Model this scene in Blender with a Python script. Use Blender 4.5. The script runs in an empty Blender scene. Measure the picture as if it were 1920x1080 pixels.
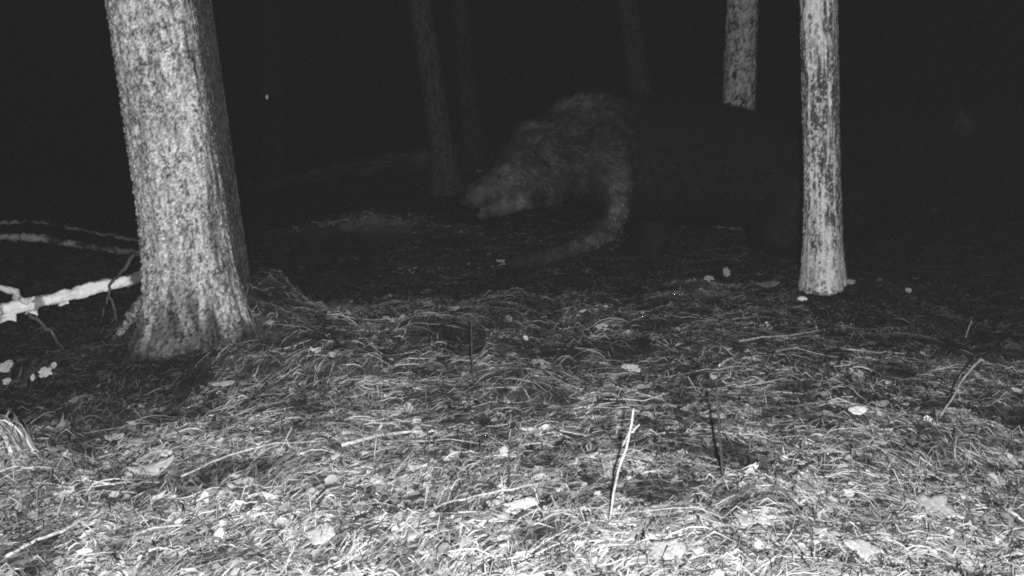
import bpy, bmesh, math, random
import numpy as np
from mathutils import Vector, Matrix

random.seed(7)
rng = np.random.default_rng(7)
S = bpy.context.scene
COL = S.collection

# ------------------------------------------------------------------ camera
F = 2059.0                       # focal length in pixels of a 1920 wide frame
CAM = Vector((0.0, 0.0, 0.9))
PITCH = math.atan(320.0 / F)     # looking slightly down
cd = bpy.data.cameras.new("camera")
cam = bpy.data.objects.new("camera", cd)
COL.objects.link(cam)
cam.location = CAM
cam.rotation_euler = (math.pi / 2 - PITCH, 0, 0)
cd.sensor_width = 36.0
cd.lens = 36.0 * F / 1920.0
cd.clip_start = 0.05
cd.clip_end = 400
S.camera = cam

# ------------------------------------------------------------------ night sky
W = bpy.data.worlds.new("World")
S.world = W
W.use_nodes = True
nt = W.node_tree
bg = nt.nodes["Background"]
sky = nt.nodes.new("ShaderNodeTexSky")
sky.sky_type = 'NISHITA'
sky.sun_disc = False
sky.sun_elevation = math.radians(-4)
sky.sun_rotation = math.radians(200)
bw = nt.nodes.new("ShaderNodeRGBToBW")
nt.links.new(sky.outputs[0], bw.inputs[0])
nt.links.new(bw.outputs[0], bg.inputs[0])
bg.inputs[1].default_value = 0.02

# ------------------------------------------------------------------ the trail camera's infrared flash
ld = bpy.data.lights.new("infrared_flash", 'SPOT')
ld.energy = 900.0
ld.color = (1.0, 0.985, 0.985)
ld.shadow_soft_size = 0.02
ld.spot_size = math.radians(130)
ld.spot_blend = 1.0
flash = bpy.data.objects.new("infrared_flash", ld)
COL.objects.link(flash)
flash.location = (0.05, -0.3, 0.97)
flash.rotation_euler = (Vector((0.1, 5.0, 0.75)) - flash.location).to_track_quat('-Z', 'Y').to_euler()

S.view_settings.view_transform = 'Standard'
S.view_settings.look = 'None'
S.view_settings.exposure = 0.0
S.view_settings.gamma = 1.0
S.cycles.use_denoising = False
S.cycles.filter_width = 1.9
S.cycles.volume_bounces = 0
S.cycles.sample_clamp_indirect = 0.5
S.cycles.max_bounces = 4
S.cycles.diffuse_bounces = 1

# ------------------------------------------------------------------ noise in numpy
def hash2(i, j, s=0):
    n = (i.astype(np.int64) * 374761393 + j.astype(np.int64) * 668265263 + s * 974711) & 0x7fffffff
    n = ((n ^ (n >> 13)) * 1274126177) & 0x7fffffff
    n = n ^ (n >> 16)
    return (n & 0xffff) / 65535.0

def vnoise(x, y, s=0):
    x = np.asarray(x, float); y = np.asarray(y, float)
    i = np.floor(x); j = np.floor(y)
    u = x - i; v = y - j
    u = u * u * (3 - 2 * u); v = v * v * (3 - 2 * v)
    i = i.astype(np.int64); j = j.astype(np.int64)
    a = hash2(i, j, s); b = hash2(i + 1, j, s); c = hash2(i, j + 1, s); d = hash2(i + 1, j + 1, s)
    return (a * (1 - u) + b * u) * (1 - v) + (c * (1 - u) + d * u) * v

def fbm(x, y, o=4, s=0):
    t = 0; a = 0.5; n = 0
    for k in range(o):
        t = t + a * vnoise(x, y, s + k * 17); n += a
        x = x * 2.03 + 11.3; y = y * 2.03 + 5.7; a *= 0.5
    return t / n                   # 0..1

def worley(x, y, s=0, wrapx=None):
    """nearest and second nearest distance and the cell's random number"""
    i = np.floor(x).astype(np.int64); j = np.floor(y).astype(np.int64)
    d1 = np.full(x.shape, 9.0); d2 = np.full(x.shape, 9.0); cid = np.zeros(x.shape)
    for di in (-1, 0, 1):
        for dj in (-1, 0, 1):
            ii = i + di; jj = j + dj
            hi = ii % wrapx if wrapx else ii
            px = ii + hash2(hi, jj, s + 1); py = jj + hash2(hi, jj, s + 2)
            d = np.hypot(x - px, y - py)
            near = d < d1
            d2 = np.where(near, d1, np.minimum(d2, d))
            cid = np.where(near, hash2(hi, jj, s + 3), cid)
            d1 = np.where(near, d, d1)
    return d1, d2, cid

def sst(a, b, x):
    t = np.clip((x - a) / (b - a), 0, 1)
    return t * t * (3 - 2 * t)

# ------------------------------------------------------------------ terrain
def terrain(x, y, micro=True):
    x = np.asarray(x, float); y = np.asarray(y, float)
    z = 0.07 * (fbm(x * 0.9 + 3, y * 0.9, 3, 5) - 0.5)
    yc = 4.9 + 0.35 * (fbm(x * 0.8 + 9, y * 0 + 2, 2, 21) - 0.5)
    win = sst(-2.2, -1.0, x) * (1 - sst(0.9, 2.2, x))
    z = z + 0.075 * sst(2.6, 4.6, y) * (1 - sst(0.0, 0.75, y - yc)) * win
    z = z - 0.05 * sst(yc, yc + 0.6, y) * (1 - sst(6.0, 6.8, y)) * win
    hx = np.interp(x, [-6, -2.8, -0.8, 0.8, 3, 7], [0.12, 0.2, 0.62, 0.7, 0.78, 0.9])
    z = z + hx * sst(8.9, 12.3, y) - (hx + 0.2) * sst(12.4, 19.0, y)
    z = z + 0.19 * np.exp(-((x + 1.05) / 0.75) ** 2 - ((y - 8.0) / 0.45) ** 2)
    z = z + 0.10 * np.exp(-((x + 1.1) / 0.4) ** 2 - ((y - 4.42) / 0.35) ** 2)     # litter heaped at the big trunk
    d1 = np.hypot(x + 1.24, y - 4.5); a1 = np.arctan2(y - 4.5, x + 1.24)
    z = z + (0.05 + 0.13 * (fbm(np.cos(a1) * 2.5 + 9, np.sin(a1) * 2.5, 2, 15) - 0.2) * (0.8 + 0.6 * np.cos(a1 + 0.5))) * np.exp(-((d1 - 0.24) / 0.11) ** 2)    # litter banked round the trunk
    z = z + 0.05 * np.exp(-((x - 1.72) / 0.3) ** 2 - ((y - 6.1) / 0.35) ** 2)
    z = z + 0.25 * sst(2.4, 5.5, x) * sst(5.5, 9.0, y) * (1 - sst(13, 20, y))
    if micro:
        near = 1 - sst(9, 14, y)
        lump = fbm(x * 3.1 + 1, y * 3.1 + 7, 2, 140)
        z = z + near * (0.075 * (np.abs(lump - 0.5) * 2 - 0.3) + 0.04 * (fbm(x * 5.5, y * 5.5, 3, 40) - 0.5) + 0.018 * (fbm(x * 26, y * 26, 2, 60) - 0.5))
    return z

# pixel of the photograph -> place in the wood
def ray(px, py):
    d = Vector(((px - 960) / F, -(py - 540) / F, -1.0))
    c, s = math.cos(math.pi / 2 - PITCH), math.sin(math.pi / 2 - PITCH)
    return Vector((d.x, c * d.y - s * d.z, s * d.y + c * d.z))

def at(px, py, Y):
    r = ray(px, py)
    return CAM + r * (Y / r.y)

def on_ground(px, py, far=16.0):
    r = ray(px, py)
    t = np.arange(1.2, far, 0.01)
    X = CAM.x + r.x / r.y * t; Z = CAM.z + r.z / r.y * t
    g = terrain(X, t)
    hit = np.nonzero(Z <= g)[0]
    k = hit[0] if len(hit) else len(t) - 1
    return Vector((X[k], t[k], g[k]))

def gz(x, y):
    return float(terrain(np.array([x]), np.array([y]))[0])

# ------------------------------------------------------------------ mesh helpers
def mesh_np(name, V, Q=None, T=None, tone=None, smooth=False):
    V = np.asarray(V, np.float32)
    me = bpy.data.meshes.new(name)
    parts = []; tot = []
    if Q is not None and len(Q): parts.append(np.asarray(Q, np.int32).ravel()); tot.append(np.full(len(Q), 4, np.int32))
    if T is not None and len(T): parts.append(np.asarray(T, np.int32).ravel()); tot.append(np.full(len(T), 3, np.int32))
    L = np.concatenate(parts); N = np.concatenate(tot)
    me.vertices.add(len(V)); me.vertices.foreach_set("co", V.ravel())
    me.loops.add(len(L)); me.loops.foreach_set("vertex_index", L)
    me.polygons.add(len(N))
    me.polygons.foreach_set("loop_start", np.concatenate([[0], np.cumsum(N)[:-1]]).astype(np.int32))
    me.polygons.foreach_set("loop_total", N)
    if smooth: me.polygons.foreach_set("use_smooth", np.ones(len(N), bool))
    if tone is not None:
        a = me.attributes.new("tone", 'FLOAT', 'POINT')
        a.data.foreach_set("value", np.asarray(tone, np.float32))
    me.update(calc_edges=True)
    return me

def link(name, me, m=None, parent=None, loc=None):
    o = bpy.data.objects.new(name, me)
    COL.objects.link(o)
    if m is not None and not me.materials: me.materials.append(m)
    if parent is not None: o.parent = parent
    if loc is not None: o.location = loc
    return o

def empty(name, loc):
    o = bpy.data.objects.new(name, None)
    COL.objects.link(o); o.location = loc; o.empty_display_size = 0.1
    return o

def tag(o, label, cat, group=None):
    o["label"] = label; o["category"] = cat
    if group: o["group"] = group
    return o

def tube(P, R, sides=7, wob=0.0, cap=True, seed=0, tone=0.4):
    """tapered tube along points; returns V, Q, T, tone"""
    P = np.asarray([tuple(p) for p in P], float); n = len(P)
    R = np.asarray(R, float)
    d = np.gradient(P, axis=0); d /= np.linalg.norm(d, axis=1)[:, None] + 1e-9
    ref = np.array([0.31, 0.2, 0.93]) if abs(d[0][2]) < 0.8 else np.array([0.9, 0.3, 0.1])
    a = np.cross(d, ref); a /= np.linalg.norm(a, axis=1)[:, None]
    b = np.cross(d, a)
    ang = np.linspace(0, 2 * math.pi, sides, endpoint=False)
    r = np.repeat(R[:, None], sides, 1)
    if wob:
        g = np.random.default_rng(seed)
        r = r * (1 + wob * g.uniform(-1, 1, r.shape))
    V = P[:, None, :] + r[..., None] * (np.cos(ang)[None, :, None] * a[:, None, :] + np.sin(ang)[None, :, None] * b[:, None, :])
    V = V.reshape(-1, 3)
    i = np.arange(n - 1)[:, None] * sides; k = np.arange(sides)[None]; k2 = (k + 1) % sides
    Q = np.stack([i + k, i + k2, i + sides + k2, i + sides + k], -1).reshape(-1, 4)
    T = []
    if cap:
        V = np.vstack([V, P[0], P[-1]])
        c0 = n * sides; c1 = c0 + 1
        for q in range(sides):
            T.append((c0, (q + 1) % sides, q)); T.append((c1, (n - 1) * sides + q, (n - 1) * sides + (q + 1) % sides))
    return V, Q, np.array(T, int).reshape(-1, 3), np.full(len(V), tone)

def joinm(ms):
    V = []; Q = []; T = []; C = []; o = 0
    for v, q, t, c in ms:
        V.append(v); C.append(c)
        if len(q): Q.append(np.asarray(q) + o)
        if len(t): T.append(np.asarray(t) + o)
        o += len(v)
    return np.vstack(V), (np.vstack(Q) if Q else None), (np.vstack(T) if T else None), np.concatenate(C)

def smooth_path(pts, n, jit=0.0, seed=0):
    """Catmull-Rom through pts"""
    P = np.asarray([tuple(p) for p in pts], float)
    P = np.vstack([2 * P[0] - P[1], P, 2 * P[-1] - P[-2]])
    out = []
    m = len(P) - 3
    for t in np.linspace(0, m - 1e-6, n):
        k = int(t); u = t - k
        a, b, c, d = P[k:k + 4]
        out.append(0.5 * (2 * b + (c - a) * u + (2 * a - 5 * b + 4 * c - d) * u * u + (3 * b - a - 3 * c + d) * u ** 3))
    out = np.array(out)
    if jit:
        g = np.random.default_rng(seed); out[1:-1] += g.normal(0, jit, out[1:-1].shape)
    return out

# ------------------------------------------------------------------ materials (grey: the picture is taken in infrared)
def mat_tone(name, rough=0.85, spec=0.2, nscale=120.0, namt=0.35, bump=0.0, bscale=200.0):
    m = bpy.data.materials.new(name); m.use_nodes = True
    n = m.node_tree.nodes; l = m.node_tree.links
    b = n["Principled BSDF"]
    b.inputs["Roughness"].default_value = rough
    b.inputs["Specular IOR Level"].default_value = spec
    a = n.new("ShaderNodeAttribute"); a.attribute_name = "tone"
    tc = n.new("ShaderNodeTexCoord")
    nz = n.new("ShaderNodeTexNoise"); nz.inputs["Scale"].default_value = nscale; nz.inputs["Detail"].default_value = 3
    l.new(tc.outputs["Object"], nz.inputs["Vector"])
    mr = n.new("ShaderNodeMapRange"); mr.inputs[1].default_value = 0.3; mr.inputs[2].default_value = 0.7
    mr.inputs[3].default_value = 1 - namt; mr.inputs[4].default_value = 1 + namt
    l.new(nz.outputs[0], mr.inputs[0])
    mu = n.new("ShaderNodeMath"); mu.operation = 'MULTIPLY'; mu.use_clamp = True
    l.new(a.outputs["Fac"], mu.inputs[0]); l.new(mr.outputs[0], mu.inputs[1])
    l.new(mu.outputs[0], b.inputs["Base Color"])
    if bump:
        nb = n.new("ShaderNodeTexNoise"); nb.inputs["Scale"].default_value = bscale; nb.inputs["Detail"].default_value = 4
        l.new(tc.outputs["Object"], nb.inputs["Vector"])
        bp = n.new("ShaderNodeBump"); bp.inputs["Strength"].default_value = bump; bp.inputs["Distance"].default_value = 0.01
        l.new(nb.outputs[0], bp.inputs["Height"]); l.new(bp.outputs[0], b.inputs["Normal"])
    return m

M_SOIL = mat_tone("forest_soil", 0.95, 0.1, 60, 0.5, 0.8, 90)
M_LITTER = mat_tone("dry_litter", 0.8, 0.2, 90, 0.25)
M_LEAF = mat_tone("pale_dry_leaf", 0.7, 0.25, 160, 0.25, 0.3, 300)
M_BARK = mat_tone("scaly_bark", 0.95, 0.1, 140, 0.4, 0.5, 160)
M_LOG = mat_tone("birch_bark", 0.75, 0.2, 60, 0.08, 0.4, 120)
M_PALEBARK = mat_tone("pale_bark", 0.8, 0.2, 90, 0.25, 0.5, 180)
M_WOOD = mat_tone("weathered_wood", 0.85, 0.2, 120, 0.4, 0.5, 150)
M_FUR = mat_tone("bear_fur", 0.7, 0.25, 25, 0.5)
M_SKIN = mat_tone("bear_hide", 0.8, 0.2, 25, 0.4)
M_NOSE = mat_tone("wet_black_skin", 0.85, 0.1, 60, 0.2)
M_NEEDLE = mat_tone("conifer_needles", 0.8, 0.2, 30, 0.3)
M_STONE = mat_tone("pale_stone", 0.9, 0.2, 70, 0.25, 0.4, 120)

# dark duff (0) or pale dry grass (1): by place, with the flash's falloff painted in
def bank(x, y):
    """dry tops of the mound and of the slope behind"""
    return (np.exp(-((x + 1.05) / 0.6) ** 2 - ((y - 7.85) / 0.16) ** 2)
            + np.exp(-((y - 11.6) / 0.5) ** 2) * sst(-3.2, -2.0, x) * (1 - sst(-0.9, -0.3, x)))
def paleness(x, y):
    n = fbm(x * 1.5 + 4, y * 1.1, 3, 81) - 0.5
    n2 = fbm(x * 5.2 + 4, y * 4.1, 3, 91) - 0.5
    p = np.interp(y + 0.5 * n, [2.1, 2.4, 2.75, 3.2, 3.9, 4.8], [1.04, 1.02, 1.02, 0.82, 0.58, 0.42])   # grass thins up the slope, toned down as painted flash falloff
    p = p * (1 - 0.5 * sst(4.7, 5.35, y + 1.2 * n + 0.5 * n2 - 0.12 * x))          # grass stops at the crest
    p = p * (1 - 0.55 * sst(0.7, 1.7, x - 0.15 * (y - 3) + 0.8 * n) * sst(3.2, 4.6, y + n))  # right side toned down: the beam's dimmer edge, painted
    p = p * (1 - 0.65 * sst(-0.7, -1.3, x + 0.8 * n) * sst(2.7, 3.6, y + n))  # left side too, painted dimmer like the beam's edge
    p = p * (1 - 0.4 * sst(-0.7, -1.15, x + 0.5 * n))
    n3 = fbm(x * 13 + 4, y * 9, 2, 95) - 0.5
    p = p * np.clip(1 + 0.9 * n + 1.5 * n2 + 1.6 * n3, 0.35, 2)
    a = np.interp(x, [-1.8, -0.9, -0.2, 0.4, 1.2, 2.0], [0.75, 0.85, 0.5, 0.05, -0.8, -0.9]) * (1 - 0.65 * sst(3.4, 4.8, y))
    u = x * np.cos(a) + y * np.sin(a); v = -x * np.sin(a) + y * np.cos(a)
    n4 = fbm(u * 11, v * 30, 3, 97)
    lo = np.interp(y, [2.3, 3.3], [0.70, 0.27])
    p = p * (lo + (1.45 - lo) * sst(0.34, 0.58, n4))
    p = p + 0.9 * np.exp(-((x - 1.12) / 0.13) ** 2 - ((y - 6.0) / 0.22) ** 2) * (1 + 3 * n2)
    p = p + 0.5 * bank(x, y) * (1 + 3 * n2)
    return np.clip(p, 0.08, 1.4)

# ------------------------------------------------------------------ ground: one sheet, fine near, coarse far
def axis(knots):
    out = []
    for a, b, st in knots:
        out.append(np.arange(a, b - 1e-6, st))
    return np.concatenate(out)
gx = axis([(-90, -20, 10), (-20, -6, 1.0), (-6, -3, 0.12), (-3, 3, 0.02), (3, 6, 0.12), (6, 20, 1.0), (20, 90.1, 10)])
gy = axis([(-60, -4, 8), (-4, 0.6, 0.4), (0.6, 1.7, 0.1), (1.7, 5.6, 0.016), (5.6, 9, 0.035), (9, 13.5, 0.08), (13.5, 24, 0.5), (24, 160.1, 10)])
GX, GY = np.meshgrid(gx, gy)
GZ = terrain(GX, GY)
nx, ny = len(gx), len(gy)
i = (np.arange(ny - 1)[:, None] * nx + np.arange(nx - 1)[None])
Q = np.stack([i, i + 1, i + nx + 1, i + nx], -1).reshape(-1, 4)
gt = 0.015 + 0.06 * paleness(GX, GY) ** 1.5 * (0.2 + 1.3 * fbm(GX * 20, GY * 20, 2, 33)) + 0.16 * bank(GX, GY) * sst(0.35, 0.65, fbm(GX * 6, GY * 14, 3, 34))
me = mesh_np("ground", np.stack([GX, GY, GZ], -1).reshape(-1, 3), Q, tone=gt.ravel(), smooth=True)
g = link("ground", me, M_SOIL); g["kind"] = "structure"; g["label"] = "dark forest floor rising into a low hill behind the bear"

# ------------------------------------------------------------------ litter: dry grass, needles, crumbled leaves (uncountable)
def spread(n, y0, y1, power):
    """random places in the wedge in front of the camera, denser near"""
    yy = np.linspace(y0, y1, 400)
    w = (1.06 * yy + 0.9) * yy ** (-power)
    c = np.cumsum(w); c /= c[-1]
    y = np.interp(rng.random(n), c, yy) + rng.uniform(-.02, .02, n)
    x = rng.uniform(-1, 1, n) * (0.53 * y + 0.45)
    return x, y

def ribbons(n, y0, y1, power, len_rng, wid_rng, tone_fn, seg=4, lift=0.02, curl=0.5, keep=None, ang_spread=0.5, rand_frac=0.3):
    x, y = spread(n, y0, y1, power)
    if keep is not None:
        k = rng.random(n) < keep(x, y); x = x[k]; y = y[k]; n = len(x)
    base = np.interp(x, [-1.8, -0.9, -0.2, 0.4, 1.2, 2.0], [0.75, 0.85, 0.5, 0.05, -0.8, -0.9])
    base = base * (1 - 0.65 * sst(3.4, 4.8, y)) + 1.3 * (fbm(x * 1.9, y * 1.9, 2, 11) - 0.5)
    a = base + rng.normal(0, ang_spread, n)
    rnd = rng.random(n) < rand_frac
    a = np.where(rnd, rng.uniform(-math.pi, math.pi, n), a)
    L = rng.uniform(*len_rng, n) * (0.6 + 0.8 * rng.random(n)); w = rng.uniform(*wid_rng, n)
    cv = rng.normal(0, curl, n)
    t = np.linspace(-0.5, 0.5, seg + 1)
    ang = a[:, None] + cv[:, None] * t[None]
    st = L[:, None] / seg
    px = x[:, None] + np.cumsum(np.cos(ang) * st, 1) - L[:, None] * 0.5 * np.cos(a)[:, None]
    py = y[:, None] + np.cumsum(np.sin(ang) * st, 1) - L[:, None] * 0.5 * np.sin(a)[:, None]
    off = rng.random(n) ** 2 * lift
    arch = rng.normal(0, 1, n) * lift * 0.7
    tip = rng.normal(0, 1, n) * 0.05 * L
    pz = terrain(px, py) + 0.003 + off[:, None] + np.abs(arch)[:, None] * (1 - 4 * t[None] ** 2) + np.maximum(tip[:, None] * (t[None] + 0.2), -0.004)
    nxv = -np.sin(ang); nyv = np.cos(ang)
    roll = rng.normal(0.15, 0.5, n)[:, None] + rng.normal(0, 0.5, n)[:, None] * t[None]
    ww = (w[:, None] * 0.5) * (1 - 0.75 * np.abs(2 * t[None]) ** 3)
    dx = nxv * ww * np.cos(roll); dy = nyv * ww * np.cos(roll); dz = ww * np.sin(roll)
    A = np.stack([px + dx, py + dy, pz + dz], -1); B = np.stack([px - dx, py - dy, pz - dz], -1)
    V = np.stack([A, B], 2)                       # n, seg+1, 2, 3
    idx = np.arange(n * (seg + 1) * 2).reshape(n, seg + 1, 2)
    Q = np.stack([idx[:, :-1, 0], idx[:, 1:, 0], idx[:, 1:, 1], idx[:, :-1, 1]], -1).reshape(-1, 4)
    tone = np.repeat(tone_fn(x, y, n), (seg + 1) * 2)
    return V.reshape(-1, 3), Q, tone

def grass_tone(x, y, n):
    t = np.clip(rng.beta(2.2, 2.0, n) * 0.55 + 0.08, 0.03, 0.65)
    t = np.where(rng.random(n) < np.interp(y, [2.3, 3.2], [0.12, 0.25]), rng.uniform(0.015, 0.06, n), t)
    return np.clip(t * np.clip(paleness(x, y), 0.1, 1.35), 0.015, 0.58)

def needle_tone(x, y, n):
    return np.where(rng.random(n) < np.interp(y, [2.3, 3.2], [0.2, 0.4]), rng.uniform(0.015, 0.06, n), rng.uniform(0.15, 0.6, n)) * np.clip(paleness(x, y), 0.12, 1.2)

tuft = lambda x, y: np.clip(0.15 + 0.7 * paleness(x, y) + 1.6 * (fbm(x * 7, y * 5, 2, 201) - 0.5), 0.08, 1)
V1, Q1, C1 = ribbons(74000, 1.75, 8.5, 1.4, (0.035, 0.13), (0.0014, 0.0038), grass_tone, 4, 0.011, 0.4, keep=tuft, ang_spread=0.38, rand_frac=0.2)
V2, Q2, C2 = ribbons(4500, 1.75, 6.0, 1.3, (0.16, 0.32), (0.0018, 0.0034), grass_tone, 7, 0.010, 0.5, keep=tuft, ang_spread=0.25, rand_frac=0.06)
V = np.vstack([V1, V2]); Q = np.vstack([Q1, Q2 + len(V1)]); C = np.concatenate([C1, C2])
o = link("dry_grass", mesh_np("dry_grass", V, Q, tone=C), M_LITTER)
o["kind"] = "stuff"; o["label"] = "pale matted dry grass covering the forest floor"; o["category"] = "dry grass"

V, Q, C = ribbons(130000, 1.75, 13.0, 1.4, (0.02, 0.07), (0.0016, 0.0034), needle_tone, 2, 0.018, 0.6, ang_spread=0.8, rand_frac=0.45)
o = link("fallen_needles", mesh_np("fallen_needles", V, Q, tone=C), M_LITTER)
o["kind"] = "stuff"; o["label"] = "fallen needles and fine stalks scattered over the soil"; o["category"] = "needles"

def crumbs(n, y0, y1, power, size, tone_fn):
    """crumpled bits of leaf: 3 x 2 curled patches"""
    x, y = spread(n, y0, y1, power)
    s = rng.uniform(*size, n) * (0.5 + rng.random(n)); asp = rng.uniform(0.15, 0.6, n)
    yaw = np.interp(x, [-1.8, -0.9, -0.2, 0.4, 1.2, 2.0], [0.75, 0.85, 0.5, 0.05, -0.8, -0.9]) * (1 - 0.65 * sst(3.4, 4.8, y)) + rng.normal(0, 0.6, n); tx = rng.normal(0, 0.25, n); ty = rng.normal(0, 0.45, n)
    cu = rng.normal(0, 12.0, n); cw = rng.normal(0, 30.0, n)
    U, Wv = np.meshgrid(np.linspace(-1, 1, 4), np.linspace(-1, 1, 3)); U = U.ravel(); Wv = Wv.ravel()
    edge = 1 + rng.uniform(-0.35, 0.25, (n, 12))
    taper = 1 - 0.55 * np.abs(U) ** 2
    lx = U[None] * s[:, None] * 0.5 * edge; ly = (Wv * taper)[None] * (s * asp)[:, None] * 0.5 * edge
    lz = cu[:, None] * lx ** 2 + cw[:, None] * ly ** 2 + tx[:, None] * lx + ty[:, None] * ly + rng.normal(0, 0.05, (n, 12)) * s[:, None]
    c, sn = np.cos(yaw)[:, None], np.sin(yaw)[:, None]
    X = x[:, None] + c * lx - sn * ly; Y = y[:, None] + sn * lx + c * ly
    Z = terrain(x, y)[:, None] + lz + (0.004 + 0.014 * rng.random(n))[:, None] + 0.25 * np.abs(tx * s)[:, None] * 0.5
    V = np.stack([X, Y, Z], -1).reshape(-1, 3)
    q = np.array([[r * 4 + k, r * 4 + k + 1, r * 4 + k + 5, r * 4 + k + 4] for r in range(2) for k in range(3)])
    Q = (np.arange(n)[:, None, None] * 12 + q[None]).reshape(-1, 4)
    return V, Q, np.repeat(tone_fn(x, y, n), 12)

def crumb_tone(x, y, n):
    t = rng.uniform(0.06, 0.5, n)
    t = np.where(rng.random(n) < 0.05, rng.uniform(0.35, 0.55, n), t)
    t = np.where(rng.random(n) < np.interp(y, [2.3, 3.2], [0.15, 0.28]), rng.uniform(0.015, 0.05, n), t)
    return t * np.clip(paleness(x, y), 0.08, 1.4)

V, Q, C = crumbs(78000, 1.75, 11.0, 1.5, (0.009, 0.032), crumb_tone)
o = link("leaf_litter", mesh_np("leaf_litter", V, Q, tone=C, smooth=True), M_LITTER)
o["kind"] = "stuff"; o["label"] = "crumbled brown leaf litter between the dry grass"; o["category"] = "leaf litter"

# ------------------------------------------------------------------ trees
def crown_mesh(seed, h0, h1, rad):
    g = np.random.default_rng(seed); ms = []
    nb = 26
    for k in range(nb):
        t = k / (nb - 1); h = h0 + (h1 - h0) * t; a = k * 2.4 + g.uniform(-.4, .4)
        L = rad * (1 - 0.8 * t) * g.uniform(0.7, 1.1)
        p0 = np.array([0, 0, h]); d = np.array([math.cos(a), math.sin(a), 0.0])
        pts = [p0, p0 + d * L * 0.5 + np.array([0, 0, 0.02]), p0 + d * L + np.array([0, 0, -0.18 * L])]
        ms.append(tube(pts, [0.025 * (1 - .6 * t), 0.014, 0.005], 4, tone=0.1))
        n = 46
        u = g.uniform(0.15, 1.0, n); side = g.choice([-1, 1], n)
        b = p0 + d * (u * L)[:, None] + np.array([0, 0, 1.0]) * (-0.18 * L * u ** 2)[:, None]
        pd = np.stack([-d[1] * side, d[0] * side, g.uniform(-.5, .2, n)], -1) + d[None] * 0.6
        ln = g.uniform(0.12, 0.3, n)[:, None]
        e = b + pd * ln; wv = np.cross(pd, g.normal(size=(n, 3))); wv = wv / np.linalg.norm(wv, axis=1)[:, None] * 0.03
        V = np.stack([b, b + pd * ln * .5 + wv, e, b + pd * ln * .5 - wv], 1).reshape(-1, 3)
        Q = np.arange(n * 4).reshape(n, 4)
        ms.append((V, Q, np.zeros((0, 3), int), np.full(n * 4, 0.1)))
    V, Q, T, C = joinm(ms)
    return mesh_np("crown", V, Q, T, C)

def trunk_mesh(name, base_r, top_r, height, vis_h, lean, disp, step=0.007, flare=None, sink=0.25, seed=0):
    circ = 2 * math.pi * base_r
    na = max(24, int(circ / step))
    hs = np.concatenate([np.arange(-sink, vis_h, step * 1.05), np.linspace(vis_h, height, 14)])
    A, H = np.meshgrid(np.linspace(0, 2 * math.pi, na, endpoint=False), hs)
    r = base_r + (top_r - base_r) * np.clip(H / height, 0, 1)
    if flare is not None: r = r + flare(A, H)
    d, tone = disp(A, H)
    r = r + d
    k = np.clip(H, 0, None)
    X = lean[0] * k + 0.012 * np.sin(H * 1.3 + seed) + r * np.cos(A)
    Y = lean[1] * k + 0.012 * np.cos(H * 1.1 + seed) + r * np.sin(A)
    nh = len(hs)
    i = np.arange(nh - 1)[:, None] * na; c = np.arange(na)[None]; c2 = (c + 1) % na
    Q = np.stack([i + c, i + c2, i + na + c2, i + na + c], -1).reshape(-1, 4)
    return mesh_np(name, np.stack([X, Y, H], -1).reshape(-1, 3), Q, tone=tone.ravel(), smooth=True)

def scaly(base_r, cell, depth, lo, hi, seed=0, stretch=1.6, fiss=0.0):
    """bark of overlapping plates: every plate has its own height and tone"""
    circ = 2 * math.pi * base_r; n = max(6, int(circ / cell))
    def f(A, H):
        u = A / (2 * math.pi) * n
        v = H / (cell * stretch)
        w = 0.35 * (fbm(u * 1.3, v * 1.3, 2, seed + 9) - 0.5)
        d1, d2, cid = worley(u + w, v + w, seed, wrapx=n)
        e = sst(0.0, 0.28, d2 - d1)
        big = fbm(np.cos(A) * 2.2 + 5, H * 2.5 + np.sin(A) * 2.2, 3, seed + 4)
        fine = fbm(u * 4, v * 4, 3, seed + 6)
        d = depth * (e * (0.35 + 0.65 * cid) - 0.5) + depth * 0.9 * (fine - 0.5) + depth * 1.6 * (big - 0.5)
        mott = fbm(u * 1.9 + 7, v * 1.5, 3, seed + 14)
        t = lo + (hi - lo) * np.clip(0.2 + 0.5 * cid + 1.0 * (mott - 0.5) + 2.0 * (fine - 0.5) + 0.3 * big, 0, 1)
        return d, t
    return f

def tree(name, base, base_r, top_r, height, vis_h, lean, disp, mat, label, step=0.007, flare=None, crown=None, seed=0, branches=()):
    t = empty(name, base)
    tm = trunk_mesh("trunk", base_r, top_r, height, vis_h, lean, disp, step, flare, seed=seed)
    link("trunk", tm, mat, t)
    if crown is not None:
        c = link("crown", crown, M_NEEDLE, t, (lean[0] * height * 0.6, lean[1] * height * 0.6, 0))
    for pts, r0 in branches:
        P = smooth_path(pts, 8, 0.006, seed)
        V, Q, T, C = tube(P, np.linspace(r0, r0 * 0.3, len(P)), 6, 0.1, tone=0.16)
        link("branch", mesh_np("branch", V, Q, T, C, True), mat, t)
    return tag(t, label, "tree", "trees of the night wood")

CROWN_A = crown_mesh(1, 4.2, 11.5, 1.9)
CROWN_B = crown_mesh(2, 3.6, 8.5, 1.4)

def flat_side(A, r, az, corner):  # flank shape made up so that side falls into shade
    """makes a trunk not round: one made-up flat flank, deeper at the back. az: where the front looks; corner: edge of the flank"""
    a = A - (az + math.pi / 2)                       # frame with the front at -90 degrees
    a = (a + math.pi) % (2 * math.pi) - math.pi
    cx, cy = corner, -math.sqrt(1 - corner ** 2)
    fx, fy = 1.0 - cx, 1.5 - cy
    L = math.hypot(fx, fy); nx_, ny_ = fy / L, -fx / L
    dist = cx * nx_ + cy * ny_; phi = math.atan2(ny_, nx_)
    R0 = 1 + 0.85 * np.exp(-((a - 1.0) / 0.55) ** 2)
    rf = dist / np.maximum(np.cos(a - phi), 0.25)
    k = 0.3
    h = np.clip(0.5 + 0.5 * (R0 - rf) / k, 0, 1)
    return r * (R0 * (1 - h) + rf * h - k * h * (1 - h) - 1)
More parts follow.
